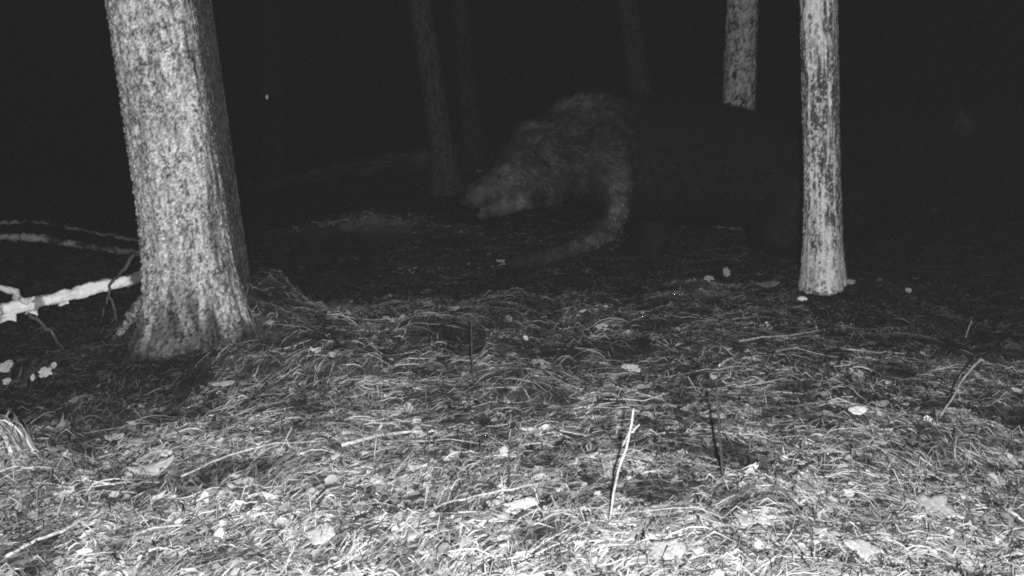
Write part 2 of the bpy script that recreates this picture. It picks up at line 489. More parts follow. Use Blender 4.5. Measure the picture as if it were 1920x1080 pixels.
# big scaly trunk on the left
b1 = on_ground(382, 628)
def flare1(A, H):
    g = np.exp(-np.clip(H + 0.02, 0, None) / 0.16)
    lob = 0.55 + 0.45 * np.cos(A * 3 + 0.9) + 0.5 * np.exp(-((A - 5.9) / 0.45) ** 2) + 0.35 * np.exp(-((A - 3.6) / 0.4) ** 2)
    return 0.085 * g * lob + flat_side(A, 0.195, -1.31, 0.56)
_sc1 = scaly(0.2, 0.014, 0.010, 0.05, 0.56, 3, 1.8)
def bark1(A, H):
    d, t = _sc1(A, H)
    n = fbm(np.cos(A) * 3 + 7, np.sin(A) * 3 + H * 5, 3, 61) - 0.5
    soil = 1 - sst(0.0, 0.24, H + 0.4 * n)          # earth and moss climbing the foot
    B = (A - math.pi / 2) % (2 * math.pi)
    ridge = np.abs(vnoise(B * 9, H * 3, 8) - 0.5) * 2
    d = d + 0.009 * (fbm(B * 7, H * 3.2, 4, 88) - 0.5) * (1.2 - 0.5 * sst(0.2, 1.2, H))
    t = t * (0.76 + 0.42 * sst(0.3, 0.65, fbm(B * 16, H * 9, 3, 87)))
    d = d - 0.012 * (1 - sst(0, 0.3, ridge)) * (1 - sst(0.3, 0.9, H)) + soil * 0.02 * (fbm(A * 9, H * 30, 3, 3) - 0.5)
    # shade painted dark into the flat flank's bark tone, with a ragged edge
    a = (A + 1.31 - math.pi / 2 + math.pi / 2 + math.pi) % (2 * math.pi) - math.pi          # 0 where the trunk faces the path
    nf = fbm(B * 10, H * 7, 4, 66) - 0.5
    flank_shade = sst(0.2, 1.1, a + 2.2 * nf - 0.15 * sst(1.2, 0.3, H)) * (1 - sst(2.4, 2.9, a))
    d = d * (1 - 0.5 * flank_shade)
    return d, t * (1 - 0.45 * soil) * (1 - 0.68 * flank_shade) * (1 - 0.6 * (1 - sst(0.02, 0.13, H + 0.3 * n)))
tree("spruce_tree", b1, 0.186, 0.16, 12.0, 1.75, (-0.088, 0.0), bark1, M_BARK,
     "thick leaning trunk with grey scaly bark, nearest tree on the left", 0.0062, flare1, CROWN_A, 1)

sp_tree = bpy.data.objects["spruce_tree"]
for k, (pts, r0) in enumerate([([(300, 560, 4.36), (268, 610, 4.3), (240, 645, 4.26), (205, 668, 4.24)], 0.055),
                               ([(350, 580, 4.28), (345, 630, 4.2), (330, 668, 4.12)], 0.06), ([(410, 570, 4.3), (425, 620, 4.24), (452, 655, 4.18), (480, 668, 4.14)], 0.055)]):
    Pw = [at(a_, b_, y_) for a_, b_, y_ in pts]
    Pw = [Vector((p.x, p.y, min(p.z, 9) if q == 0 else gz(p.x, p.y) + (0.03, 0.015, -0.01, -0.03)[q])) for q, p in enumerate(Pw)]
    Pp = smooth_path(Pw, 26, 0.003, k)
    Vr, Qr, Tr, Cr = tube(Pp, np.linspace(r0, r0 * 0.35, 26), 14, 0.16, seed=k, tone=0.17)
    Cr = Cr * (0.3 + 1.4 * np.random.default_rng(k).random(len(Cr)))
    link("root", mesh_np("root", Vr - np.array(b1), Qr, Tr, Cr, True), M_BARK, sp_tree)

# pale trunk on the right
b2 = on_ground(1541, 541)
def palebark(A, H):
    d, t = scaly(0.1, 0.03, 0.006, 0.4, 0.85, 23, 1.8)(A, H)
    u = A * 0.105
    m = fbm(u * 120, H * 85, 3, 71)
    m2 = fbm(u * 26 + 3, H * 11, 3, 77)
    dark = sst(0.50, 0.64, m + 0.6 * (m2 - 0.5) + 0.15 * sst(0.1, 0.7, H) - 0.02)
    plates = sst(0.55, 0.62, fbm(u * 30, H * 14, 2, 75)) * sst(1.15, 1.4, H)
    st = fbm(u * 60, H * 4, 3, 73)
    t = t * (1 - 0.86 * dark * sst(0.72, 0.5, st)) * (0.85 + 0.5 * sst(0.4, 0.6, st))
    d = d + 0.004 * (st - 0.5) ; t = np.maximum(t, 0.8 * plates)
    t = t * (0.85 + 0.3 * fbm(u * 200, H * 40, 2, 79))
    return d - 0.003 * dark, np.clip(t, 0.04, 0.85)
def flare2(A, H):
    return 0.045 * np.exp(-np.clip(H, 0, None) / 0.2) * (0.8 + 0.3 * np.cos(A * 3 - 0.5)) + flat_side(A, 0.1, -1.85, 0.78)
tree("birch_tree", b2, 0.1, 0.08, 9.0, 1.9, (-0.050, 0.0), palebark, M_PALEBARK,
     "slim bright trunk with dark mottled bark, standing in front of the bear's rump", 0.006, flare2, CROWN_B, 2)

# trees behind
def far_tree(name, px, py, Y, wpx, lean, lo, hi, label, seed, cell=0.03, height=9.0, crown=None, branches=()):
    p = at(px, py, Y); z = gz(p.x, p.y)
    b = Vector((p.x + 0.0, p.y, z))
    r = wpx / F * Y / 2
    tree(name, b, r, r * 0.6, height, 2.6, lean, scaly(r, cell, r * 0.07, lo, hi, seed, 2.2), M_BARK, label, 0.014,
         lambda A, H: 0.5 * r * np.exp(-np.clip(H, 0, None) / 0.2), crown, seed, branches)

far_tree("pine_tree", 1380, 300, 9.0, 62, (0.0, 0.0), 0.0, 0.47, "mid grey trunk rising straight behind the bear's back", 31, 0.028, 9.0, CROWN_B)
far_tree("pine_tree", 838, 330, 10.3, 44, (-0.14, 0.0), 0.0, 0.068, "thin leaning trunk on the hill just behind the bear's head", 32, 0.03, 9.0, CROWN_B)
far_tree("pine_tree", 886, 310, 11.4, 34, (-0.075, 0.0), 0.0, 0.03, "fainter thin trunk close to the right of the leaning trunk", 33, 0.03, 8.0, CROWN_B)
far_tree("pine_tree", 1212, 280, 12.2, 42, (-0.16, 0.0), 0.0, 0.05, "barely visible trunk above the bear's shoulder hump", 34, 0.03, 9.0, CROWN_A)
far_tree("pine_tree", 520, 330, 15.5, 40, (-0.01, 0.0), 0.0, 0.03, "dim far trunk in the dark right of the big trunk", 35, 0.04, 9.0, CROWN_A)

# ------------------------------------------------------------------ the bear
BY = 7.0
def bp(px, py, Y):
    p = at(px, py, Y); return np.array(p)
def blob(bm, c, r, sc=(1, 1, 1), rot=None, sub=2):
    m = Matrix.Translation(c)
    if rot is not None: m = m @ rot
    m = m @ Matrix.Diagonal((r * sc[0], r * sc[1], r * sc[2], 1))
    bmesh.ops.create_icosphere(bm, subdivisions=sub, radius=1.0, matrix=m)
def chain(bm, pts, depth=1.0, n=10):
    """pts: (px, py, Y, radius in px); overlapping ellipsoids, `depth` thinner in y"""
    P = [np.append(bp(a, b, Y), r / F * Y) for a, b, Y, r in pts]
    for k in range(len(P) - 1):
        for t in np.linspace(0, 1, n):
            q = P[k] * (1 - t) + P[k + 1] * t
            blob(bm, Vector(q[:3]), q[3], (1, depth, 1))
bm = bmesh.new()
# trunk of the body: rump, loin, ribs, shoulder hump
chain(bm, [(1575, 372, 7.75, 82), (1475, 338, 7.6, 104), (1385, 313, 7.45, 110), (1295, 302, 7.3, 116), (1200, 298, 7.1, 119), (1120, 280, 6.9, 102)], 0.74, 8)
chain(bm, [(1128, 265, 6.95, 88), (1085, 262, 6.85, 80)], 0.7, 5)
# neck and head
chain(bm, [(1115, 285, 6.8, 92), (1060, 296, 6.65, 78), (1015, 308, 6.52, 68)], 0.8, 8)
chain(bm, [(1015, 304, 6.5, 66), (988, 308, 6.45, 58), (960, 330, 6.4, 40)], 0.85, 7)
chain(bm, [(962, 328, 6.38, 36), (930, 348, 6.34, 30), (902, 362, 6.3, 27), (884, 371, 6.28, 21)], 0.9, 8)      # muzzle
chain(bm, [(950, 316, 6.3, 17), (938, 326, 6.27, 11)], 0.9, 4)                                                  # near brow
chain(bm, [(877, 371, 6.27, 18), (872, 372, 6.26, 16)], 1.0, 4)                                                 # snout end
chain(bm, [(1030, 345, 6.52, 42), (975, 372, 6.4, 24), (930, 396, 6.33, 15), (900, 405, 6.29, 9)], 0.85, 10)    # lower jaw
chain(bm, [(1040, 335, 6.4, 34), (1000, 350, 6.36, 28)], 0.7, 5)                                                # cheek ruff
chain(bm, [(1012, 262, 6.55, 40), (990, 262, 6.52, 30)], 0.8, 4)      # nape
# ears: cupped discs
for ex, ey, eY, rot in ((1020, 282, 6.16, 0.45), (986, 246, 6.56, 0.5)):
    blob(bm, Vector(bp(ex, ey, eY)), 0.068, (0.85, 0.42, 0.95), Matrix.Rotation(rot, 4, 'Y'))
    blob(bm, Vector(bp(ex + 10, ey + 12, eY + 0.05)), 0.06, (1.0, 0.9, 0.9))
def foot(px, Y):
    p = at(px, 505, Y); z = gz(p.x, Y)
    q = z - CAM.z
    # pixel row of the ground there
    c, s = math.cos(PITCH), math.sin(PITCH)
    depth = Y * c - q * s; up = Y * s + q * c
    return 540 - up / depth * F
fy1 = foot(968, 6.55); fy2 = foot(1190, 7.2); fy3 = foot(1440, 7.25); fy4 = foot(1580, 7.9)
print("feet rows", fy1, fy2, fy3, fy4)
# near foreleg reaching forward
chain(bm, [(1122, 292, 6.62, 62), (1154, 345, 6.52, 33), (1160, 392, 6.48, 25), (1134, 434, 6.48, 21), (1086, fy1 - 40, 6.5, 19), (1030, fy1 - 22, 6.52, 16)], 0.95, 9)
chain(bm, [(1028, fy1 - 22, 6.52, 19), (990, fy1 - 16, 6.52, 19)], 1.3, 5)
for q in range(4): chain(bm, [(975, fy1 - 13, 6.43 + 0.05 * q, 15), (957, fy1 - 10, 6.43 + 0.05 * q, 12)], 1.0, 3)     # toes
# far foreleg, hind legs (knee forward, hock back)
chain(bm, [(1205, 360, 7.2, 62), (1222, 430, 7.2, 38), (1212, 482, 7.2, 28), (1205, fy2 - 18, 7.2, 25), (1182, fy2 - 13, 7.2, 17)], 0.9, 8)
chain(bm, [(1500, 365, 7.35, 84), (1452, 430, 7.25, 50), (1498, 472, 7.3, 30), (1468, fy3 - 18, 7.28, 25), (1436, fy3 - 14, 7.25, 18)], 0.8, 8)
chain(bm, [(1590, 385, 7.95, 74), (1556, 440, 7.9, 46), (1602, 470, 7.95, 28), (1588, fy4 - 18, 7.93, 24), (1560, fy4 - 14, 7.9, 17)], 0.8, 8)
me0 = bpy.data.meshes.new("bear_raw"); bm.to_mesh(me0); bm.free()
tmp = bpy.data.objects.new("bear_raw", me0); COL.objects.link(tmp)
md = tmp.modifiers.new("remesh", 'REMESH'); md.mode = 'VOXEL'; md.voxel_size = 0.011
sm = tmp.modifiers.new("smooth", 'SMOOTH'); sm.factor = 0.5; sm.iterations = 5
dg = bpy.context.evaluated_depsgraph_get()
ev = tmp.evaluated_get(dg)
bme = bpy.data.meshes.new_from_object(ev)
bpy.data.objects.remove(tmp); bpy.data.meshes.remove(me0)
bme.name = "body"
nv = len(bme.vertices)
co = np.empty(nv * 3, np.float32); bme.vertices.foreach_get("co", co); co = co.reshape(-1, 3).astype(float)
def pixel_of(P):
    c, s = math.cos(PITCH), math.sin(PITCH)
    q = P - np.array(CAM)
    depth = q[:, 1] * c - q[:, 2] * s; up = q[:, 1] * s + q[:, 2] * c
    return 960 + q[:, 0] / depth * F, 540 - up / depth * F
# coat: greyish head, neck and forelegs, nearly black from the shoulder back (distance along the body)
ax0 = bp(1120, 300, 6.85); ax1 = bp(1240, 300, 7.15)
axd = ax1 - ax0; axl = np.linalg.norm(axd); axd = axd / axl
# lit patches painted lighter into the coat: crest of the hump, nape, brow, muzzle, foreleg
LIT_SPOTS = [(bp(906, 386, 6.28), np.array([.045, .2, .045]), .05), (bp(942, 314, 6.35), np.array([.07, .3, .05]), .035),
         (bp(1085, 190, 6.75), np.array([.16, .35, .07]), 0.0660), (bp(1000, 238, 6.5), np.array([.16, .3, .06]), 0.036),
         (bp(925, 355, 6.3), np.array([.17, .3, .12]), 0.0641), (bp(965, 385, 6.36), np.array([.13, .2, .05]), 0.0528), (bp(1020, 290, 6.25), np.array([.1, .2, .08]), 0.0264),
         (bp(1158, 375, 6.4), np.array([.07, .25, .18]), 0.0565), (bp(1110, 450, 6.45), np.array([.18, .25, .07]), 0.046), (bp(1020, 485, 6.5), np.array([.14, .3, .05]), 0.022)]
def coat(P):
    s = (P - ax0) @ axd + 0.1 * (fbm(P[:, 0] * 6, P[:, 2] * 6, 2, 3) - 0.5)
    k = 1 - sst(-0.12, axl * 0.5, s)
    v = 0.0015 + 0.017 * k
    for q, rad, amt in LIT_SPOTS:
        v = v + amt * np.exp(-(((P - q) / rad) ** 2).sum(1))
    return v * np.clip(-0.1 + 2.2 * fbm(P[:, 0] * 22, P[:, 2] * 22 + P[:, 1] * 9, 3, 7), 0.2, 2)
a = bme.attributes.new("tone", 'FLOAT', 'POINT'); a.data.foreach_set("value", (coat(co) * 0.6).astype(np.float32))
bme.polygons.foreach_set("use_smooth", np.ones(len(bme.polygons), bool))
bear_base = Vector((float(co[:, 0].mean()), 7.0, gz(float(co[:, 0].mean()), 7.0)))
bear = empty("bear", bear_base)
tag(bear, "large dark shaggy bear walking left with lowered head, in the middle", "bear")
bme.transform(Matrix.Translation(-bear_base))
link("body", bme, M_SKIN, bear)
# fur: short on the muzzle, long on hump and flanks, lying backwards and down
np_ = len(bme.polygons)
area = np.empty(np_); bme.polygons.foreach_get("area", area)
cen = np.empty(np_ * 3); bme.polygons.foreach_get("center", cen); cen = cen.reshape(-1, 3) + np.array(bear_base)
nor = np.empty(np_ * 3); bme.polygons.foreach_get("normal", nor); nor = nor.reshape(-1, 3)
NF = 70000
pick = rng.choice(np_, NF, p=area / area.sum())
c0 = cen[pick] + rng.normal(0, 0.006, (NF, 3)); n0 = nor[pick]
fx, fy = pixel_of(c0)
muz = 1 - sst(900, 1010, fx)
low = sst(430, 500, fy)
ln = (0.05 - 0.039 * muz - 0.018 * (1 - sst(1000, 1080, fx)) * (1 - muz)) * (1 - 0.5 * low) * (1 - 0.55 * sst(320, 380, fy) * (1 - sst(1190, 1230, fx))) * rng.uniform(0.6, 1.3, NF)
back = np.array([0.93, 0.25, -0.35]) + 0.35 * rng.normal(size=(NF, 3)) + np.stack([np.zeros(NF), np.zeros(NF), -0.7 * sst(250, 420, fy)], -1)
tang = back - (back * n0).sum(1)[:, None] * n0
tang /= np.linalg.norm(tang, axis=1)[:, None] + 1e-6
clump = fbm(c0[:, 0] * 30, c0[:, 2] * 30 + c0[:, 1] * 17, 2, 51)[:, None]
d1 = tang * 0.8 + n0 * (0.4 + 1.1 * (clump - 0.5)); d2 = tang + n0 * (0.05 + 0.35 * (clump - 0.5))
side = np.cross(tang, n0); side /= np.linalg.norm(side, axis=1)[:, None] + 1e-6
w = 0.0022 * (1 - 0.4 * muz)[:, None]
m = c0 + d1 * ln[:, None] * 0.5; e = m + d2 * ln[:, None] * 0.5
V = np.stack([c0 - side * w, c0 + side * w, m - side * w * 0.8, m + side * w * 0.8, e], 1)
V = V.reshape(-1, 3) - np.array(bear_base)
k = np.arange(NF)[:, None] * 5
tone = np.repeat(coat(c0) * rng.uniform(0.4, 2.1, NF), 5)
o = link("fur", mesh_np("fur", V, k + np.array([[0, 1, 3, 2]]), k + np.array([[2, 3, 4]]), tone), M_FUR, bear)
# eye, nose, lower lip
def ball(name, P, r, sc, tone, mat, parent, base):
    bm = bmesh.new(); blob(bm, Vector(P) - base, r, sc)
    me = bpy.data.meshes.new(name); bm.to_mesh(me); bm.free()
    a = me.attributes.new("tone", 'FLOAT', 'POINT'); a.data.foreach_set("value", np.full(len(me.vertices), tone, np.float32))
    me.polygons.foreach_set("use_smooth", np.ones(len(me.polygons), bool))
    return link(name, me, mat, parent)
ball("nose", bp(864, 367, 6.23), 0.036, (0.8, 1.0, 0.8), 0.004, M_NOSE, bear, bear_base)
ball("eye", bp(936, 331, 6.235), 0.012, (1, 1, 1), 0.01, M_NOSE, bear, bear_base)
# claws on the leading paw
for q in range(4):
    p0 = np.array(bp(950, fy1 - 8, 6.42 + 0.05 * q)); p1 = p0 + np.array([-0.05, -0.005, -0.012])
    V, Q, T, C = tube([p0, (p0 + p1) / 2 + [0, 0, .006], p1], [0.007, 0.006, 0.002], 5, tone=0.2)
    link("claw", mesh_np("claw", V - np.array(bear_base), Q, T, C, True), M_NOSE, bear)

# ------------------------------------------------------------------ fallen wood
def stick(name, pts, r0, r1, label, cat, tone, mat=None, n=14, jit=0.002, seed=0, sides=7, children=(), knots=0.12, group=None, mottle=False):
    """pts: world points. children: (child name, pts, r0, r1)"""
    base = Vector(pts[0])
    P = smooth_path(pts, n, jit, seed)
    g = np.random.default_rng(seed + 5)
    V, Q, T, C = tube(P, np.linspace(r0, r1, n), sides, knots, seed=seed, tone=tone)
    C = C * (0.75 + 0.5 * g.random(len(C)))
    if mottle:
        k = len(C); C = C * (0.12 + 0.9 * sst(0.42, 0.6, fbm(V[:, 0] * 9 + seed, V[:, 2] * 30, 3, seed)))
    o = link(name, mesh_np(name, V - np.array(base), Q, T, C, True), mat or M_WOOD, None, base)
    tag(o, label, cat, group)
    for ci, (cn, cp, a, b) in enumerate(children):
        p = smooth_path(cp, 7, jit, seed + ci + 50)
        V, Q, T, C = tube(p, np.linspace(a, b, 7), 6, knots, seed=seed + ci, tone=tone)
        link(cn, mesh_np(cn, V - np.array(base), Q, T, C, True), mat or M_WOOD, o)
    return o

def gp(px, py, up=0.0):
    p = on_ground(px, py); return Vector((p.x, p.y, p.z + up))

# white birch log behind the big trunk, with peeling bark
L0 = at(-385, 690, 3.86); L0.z = gz(L0.x, L0.y) + 0.02; L1 = at(345, 497, 4.84)
P = smooth_path([L0, L0.lerp(L1, 0.35) + Vector((0, 0, 0.008)), L0.lerp(L1, 0.7), L1], 220)
n = len(P); sides = 22
d = P[-1] - P[0]; d /= np.linalg.norm(d); a_ = np.cross(d, [0, 0, 1]); a_ /= np.linalg.norm(a_); b_ = np.cross(a_, d)
ang = np.linspace(0, 2 * math.pi, sides, endpoint=False)
U, A = np.meshgrid(np.linspace(0, 1, n), ang, indexing='ij')
sdist = U * np.linalg.norm(P[-1] - P[0])
rr = (0.027 - 0.006 * U) * (1 + 0.18 * (fbm(sdist * 9, np.cos(A) * 1.5 + 3, 3, 5) - 0.5) + 0.1 * (fbm(sdist * 40, A * 2, 2, 8) - 0.5))
peel = sst(0.52, 0.56, fbm(sdist * 14, np.sin(A) * 2.2 + 2, 3, 19))
rr = rr + 0.006 * peel + 0.022 * (fbm(sdist * 26, np.sin(A) * 3 + 5, 3, 33) - 0.5)
Vl = P[:, None, :] + rr[..., None] * (np.cos(A)[..., None] * a_ + np.sin(A)[..., None] * b_)
tl = 0.98 - 0.16 * fbm(sdist * 60, A, 2, 4)
br = sst(0.57, 0.62, fbm(sdist * 12 + 2, np.cos(A) * 1.2 + 4, 3, 44)) * 0.8 + np.exp(-((U - 0.82) / 0.014) ** 2) * 1.2 + np.exp(-((U - 0.86) / 0.012) ** 2)  # dark bark patches, then bands that paint the trunk's shadow
tl = np.clip(tl * (1 - 0.9 * np.clip(br, 0, 1)), 0.04, 0.98)
i = np.arange(n - 1)[:, None] * sides; c = np.arange(sides)[None]; c2 = (c + 1) % sides
Q = np.stack([i + c, i + c2, i + sides + c2, i + sides + c], -1).reshape(-1, 4)
log = link("birch_log", mesh_np("birch_log", Vl.reshape(-1, 3) - np.array(L0), Q, tone=tl.ravel(), smooth=True), M_LOG, None, L0)
tag(log, "bright white birch log lying behind the thick trunk at left", "log", "fallen wood at left")
def child_stick(parent, base, pts, r0, r1, name, tone, mat, seed=0):
    p = smooth_path(pts, 8, 0.003, seed)
    V, Q, T, C = tube(p, np.linspace(r0, r1, 8), 7, 0.2, seed=seed, tone=tone)
    link(name, mesh_np(name, V - np.array(base), Q, T, C, True), mat, parent)
q0 = Vector(P[int(np.argmin(np.abs(pixel_of(P)[0] - 48)))])
child_stick(log, L0, [Vector(P[-8]), Vector(P[-8]) + Vector((0.02, 0.06, -0.15)), Vector((P[-8][0] + 0.03, P[-8][1] + 0.1, gz(P[-8][0] + 0.03, P[-8][1] + 0.1) - 0.03))], 0.02, 0.014, 'branch', 0.3, M_PALEBARK, 9)
child_stick(log, L0, [q0, at(38, 562, q0.y + .05), at(22, 545, q0.y + .08), at(-6, 538, q0.y + .1)], 0.022, 0.012, "branch_stub", 0.8, M_PALEBARK, 3)
child_stick(log, L0, [at(40, 563, q0.y - .02), at(52, 566, q0.y - .04), at(66, 556, q0.y - .03)], 0.012, 0.006, "branch_stub", 0.7, M_PALEBARK, 4)
for k, (px, py, s) in enumerate([(120, 566, .022), (16, 594, .035), (60, 583, .025), (170, 545, .018)]):
    # curls of loose bark
    y = float(np.interp(px, [-385, 345], [L0.y, L1.y])) - 0.045
    p = at(px, py, y); g = np.random.default_rng(k)
    u, v = np.meshgrid(np.linspace(-1, 1, 5), np.linspace(-1, 1, 4))
    X = u * s + 0.2 * s * v; Z = -0.5 * s * v + 0.25 * s * np.sin(u * 2 + k); Yv = -0.35 * s * (v + 1) ** 2 * 0.5 + 0.1 * s * g.normal(size=u.shape)
    Vb = np.stack([X, Yv, Z], -1).reshape(-1, 3) + np.array(p - L0)
    Qb = np.array([[r * 5 + c, r * 5 + c + 1, r * 5 + c + 6, r * 5 + c + 5] for r in range(3) for c in range(4)])
    ob = link("loose_bark", mesh_np("loose_bark", Vb, Qb, tone=np.full(20, .8), smooth=True), M_PALEBARK, log)
    so = ob.modifiers.new("thick", 'SOLIDIFY'); so.thickness = 0.002

stick("fallen_branch", [gp(-60, 462, .05), gp(60, 462, .06), gp(150, 474, .05), gp(262, 484, .03)], 0.03, 0.018,
      "dim grey fallen pole on the ground beyond the white birch log", "branch", 0.34, M_PALEBARK, 90, 0.004, 2, 10, knots=0.25, group="fallen wood at left", mottle=True)
stick("fallen_branch", [gp(-60, 440, .06), gp(50, 436, .08), gp(140, 446, .07), gp(262, 466, .05)], 0.016, 0.010,
      "thin dim branch lying just above the grey fallen pole", "branch", 0.24, M_PALEBARK, 60, 0.006, 8, 7, knots=0.25, group="fallen wood at left", mottle=True)
stick("hanging_twig", [at(252, 478, 4.72), at(230, 508, 4.68), at(208, 530, 4.58), at(205, 552, 4.56), at(216, 585, 4.56), at(224, 618, 4.6), gp(232, 652)], 0.008, 0.004,
      "dark crooked twig hanging across the white birch log beside the trunk", "twig", 0.09, None, 22, 0.004, 4,
      children=[("side_twig", [at(206, 552, 4.62), at(195, 580, 4.6), at(188, 606, 4.6)], 0.005, 0.003), ("side_twig", [at(216, 582, 4.62), at(213, 596, 4.6), at(208, 608, 4.6)], 0.005, 0.003)])
stick("bent_twig", [at(52, 588, 4.36), at(88, 616, 4.3), at(116, 650, 4.2), gp(136, 690)], 0.008, 0.004,
      "dark bent twig arching to the ground below the birch log", "twig", 0.12, None, 16, 0.003, 6)

# ------------------------------------------------------------------ standing sticks and saplings
def upright(name, pxs, label, r0, r1, tone, Y=None, children=(), seed=0, jit=0.002):
    b = gp(*pxs[0]); y0 = b.y
    pts = [b - Vector((0, 0, 0.03))] + [b] + [at(px, py, y0 + dy) for px, py, dy in pxs_rest(pxs)]
    ch = [(cn, [at(px, py, y0 + dy) for px, py, dy in cp], a, c) for cn, cp, a, c in children]
    return stick(name, pts, r0, r1, label, "stick", tone, None, 18, jit * 0.5, seed, 7, ch, 0.15, "sticks standing in the grass")
def pxs_rest(p): return [(q[0], q[1], q[2] if len(q) > 2 else 0.0) for q in p[1:]]
upright("standing_stick", [(1143, 995), (1150, 930, -.01), (1168, 858, -.02), (1183, 800, -.02), (1188, 766, -.01)],
        "pale thin stick standing upright in the grass, taller of the front pair", 0.0032, 0.0024, 0.45,
        children=[("side_twig", [(1180, 812, -.02), (1190, 806, -.03), (1199, 796, -.04)], 0.003, 0.0015), ("side_twig", [(1181, 812, -.02), (1174, 822, -.01), (1166, 838, .0)], 0.003, 0.0015)], seed=1)
upright("standing_stick", [(1357, 912), (1353, 860), (1349, 808), (1345, 756), (1343, 728)],
        "dark thin stick standing upright right of the pale one", 0.0042, 0.0034, 0.05,
        children=[("side_twig", [(1343, 748, 0), (1325, 745, -.02), (1305, 752, -.05)], 0.0025, 0.0012), ("side_twig", [(1344, 742, 0), (1352, 734, .0), (1360, 738, .0)], 0.0025, 0.0012)], seed=2)
upright("standing_stick", [(1758, 788), (1782, 752), (1806, 712), (1828, 686), (1841, 672)],
        "thin stick leaning right in the dark grass at far right", 0.0035, 0.0025, 0.24, seed=3)
upright("standing_stick", [(888, 742), (886, 690), (884, 640), (885, 600)],
        "very thin dark stem standing left of the bear's paw", 0.003, 0.002, 0.05, seed=4)
upright("standing_stick", [(1808, 640), (1815, 620), (1822, 602)],
        "short dim stem behind the leaning stick at far right", 0.004, 0.003, 0.22, seed=5)

# lying sticks and twigs
def lying(pxs, label, r0, r1, tone, seed, ch=(), up=0.015, cat="twig", name="fallen_twig"):
    pts = [gp(a, b, up + (0.01 if 0 < k < len(pxs) - 1 else 0)) for k, (a, b) in enumerate(pxs)]
    ch = [("side_twig", [gp(a, b, up + .012) for a, b in c], r1, r1 * .5) for c in ch]
    stick(name, pts, r0, r1, label, cat, tone, None, 16, 0.0012, seed, 7, ch, 0.15, "twigs lying on the grass")
lying([(948, 1003), (985, 982), (1020, 966), (1046, 950)], "dark twig lying slantwise beside the bright leaf at bottom centre", 0.0045, 0.003, 0.05, 11)
lying([(640, 846), (690, 838), (740, 829), (792, 818)], "long bleached stick lying in the grass left of centre", 0.006, 0.004, 0.5, 12, [[(720, 832), (738, 842), (726, 852)]])
lying([(1538, 1010), (1562, 1036), (1586, 1062), (1606, 1082)], "pale straight twig pointing at the bottom edge, right of centre", 0.004, 0.003, 0.5, 13)
lying([(1872, 960), (1890, 978), (1912, 992), (1932, 1002)], "pale forked twig at the right edge near the bottom", 0.0045, 0.003, 0.5, 14, [[(1892, 980), (1900, 966), (1906, 950)], [(1890, 978), (1908, 972), (1922, 966)]])
lying([(1478, 915), (1500, 898), (1524, 878)], "short dark twig lying below the bright oval leaf", 0.004, 0.003, 0.06, 15)
lying([(1348, 704), (1362, 697), (1376, 687)], "short pale twig above the top of the dark upright stick", 0.004, 0.003, 0.6, 16, up=0.03)
lying([(1575, 662), (1600, 672), (1650, 674), (1698, 670)], "pale thin twig lying in front of the slim bright trunk", 0.004, 0.0025, 0.33, 17)
lying([(1005, 700), (985, 722), (965, 744)], "pale thin twig slanting beside the bent leaf at centre", 0.0028, 0.002, 0.28, 18, [[(1010, 702), (1040, 722), (1070, 742)]])
lying([(1385, 650), (1430, 645), (1490, 640), (1540, 626)], "faint long twig lying in the dark before the bright trunk", 0.004, 0.003, 0.3, 19, [[(1530, 628), (1528, 620), (1527, 612)]])
lying([(10, 1062), (60, 1042), (130, 1010), (190, 975)], "long pale stalk curving across the bottom left corner", 0.004, 0.003, 0.45, 20)
lying([(230, 1075), (245, 1035), (290, 1012), (350, 1000)], "pale curled stalk bent like a hook at bottom left", 0.0035, 0.0025, 0.45, 21)
lying([(760, 988), (850, 962), (960, 940), (1060, 908)], "long thin pale stalk above the dark slanting twig", 0.0028, 0.002, 0.45, 22)
lying([(340, 905), (430, 872), (520, 850), (610, 838)], "long thin pale stalk running toward the bleached stick", 0.0028, 0.002, 0.4, 23)

# ------------------------------------------------------------------ fallen leaves one can pick out
def outline(shape, n=28, seed=0):
    t = np.linspace(0, 2 * math.pi, n, endpoint=False)
    g = np.random.default_rng(seed)
    if shape == "oval":
        r = 1 + 0.03 * g.normal(size=n); return np.stack([np.cos(t) * r, np.sin(t) * r * (1 - 0.15 * np.cos(t))], -1)
    if shape == "pointed":
        return np.stack([np.cos(t), np.sin(t) * np.abs(np.sin(t)) ** 0.35 * (1 + 0.06 * g.normal(size=n))], -1)
    if shape == "torn":
        r = 1 + 0.3 * (vnoise(np.cos(t) * 2.2 + seed, np.sin(t) * 2.2, 3) - 0.5) * 2 + 0.09 * g.normal(size=n); return np.stack([np.cos(t) * np.clip(r, .6, 1.3), np.sin(t) * np.clip(r, .6, 1.3)], -1)
    # lobed, like a maple leaf
    r = 0.62 + 0.38 * np.abs(np.cos(2.5 * t)) ** 1.4 + 0.07 * np.cos(12.5 * t)
    return np.stack([np.cos(t) * r, np.sin(t) * r], -1)

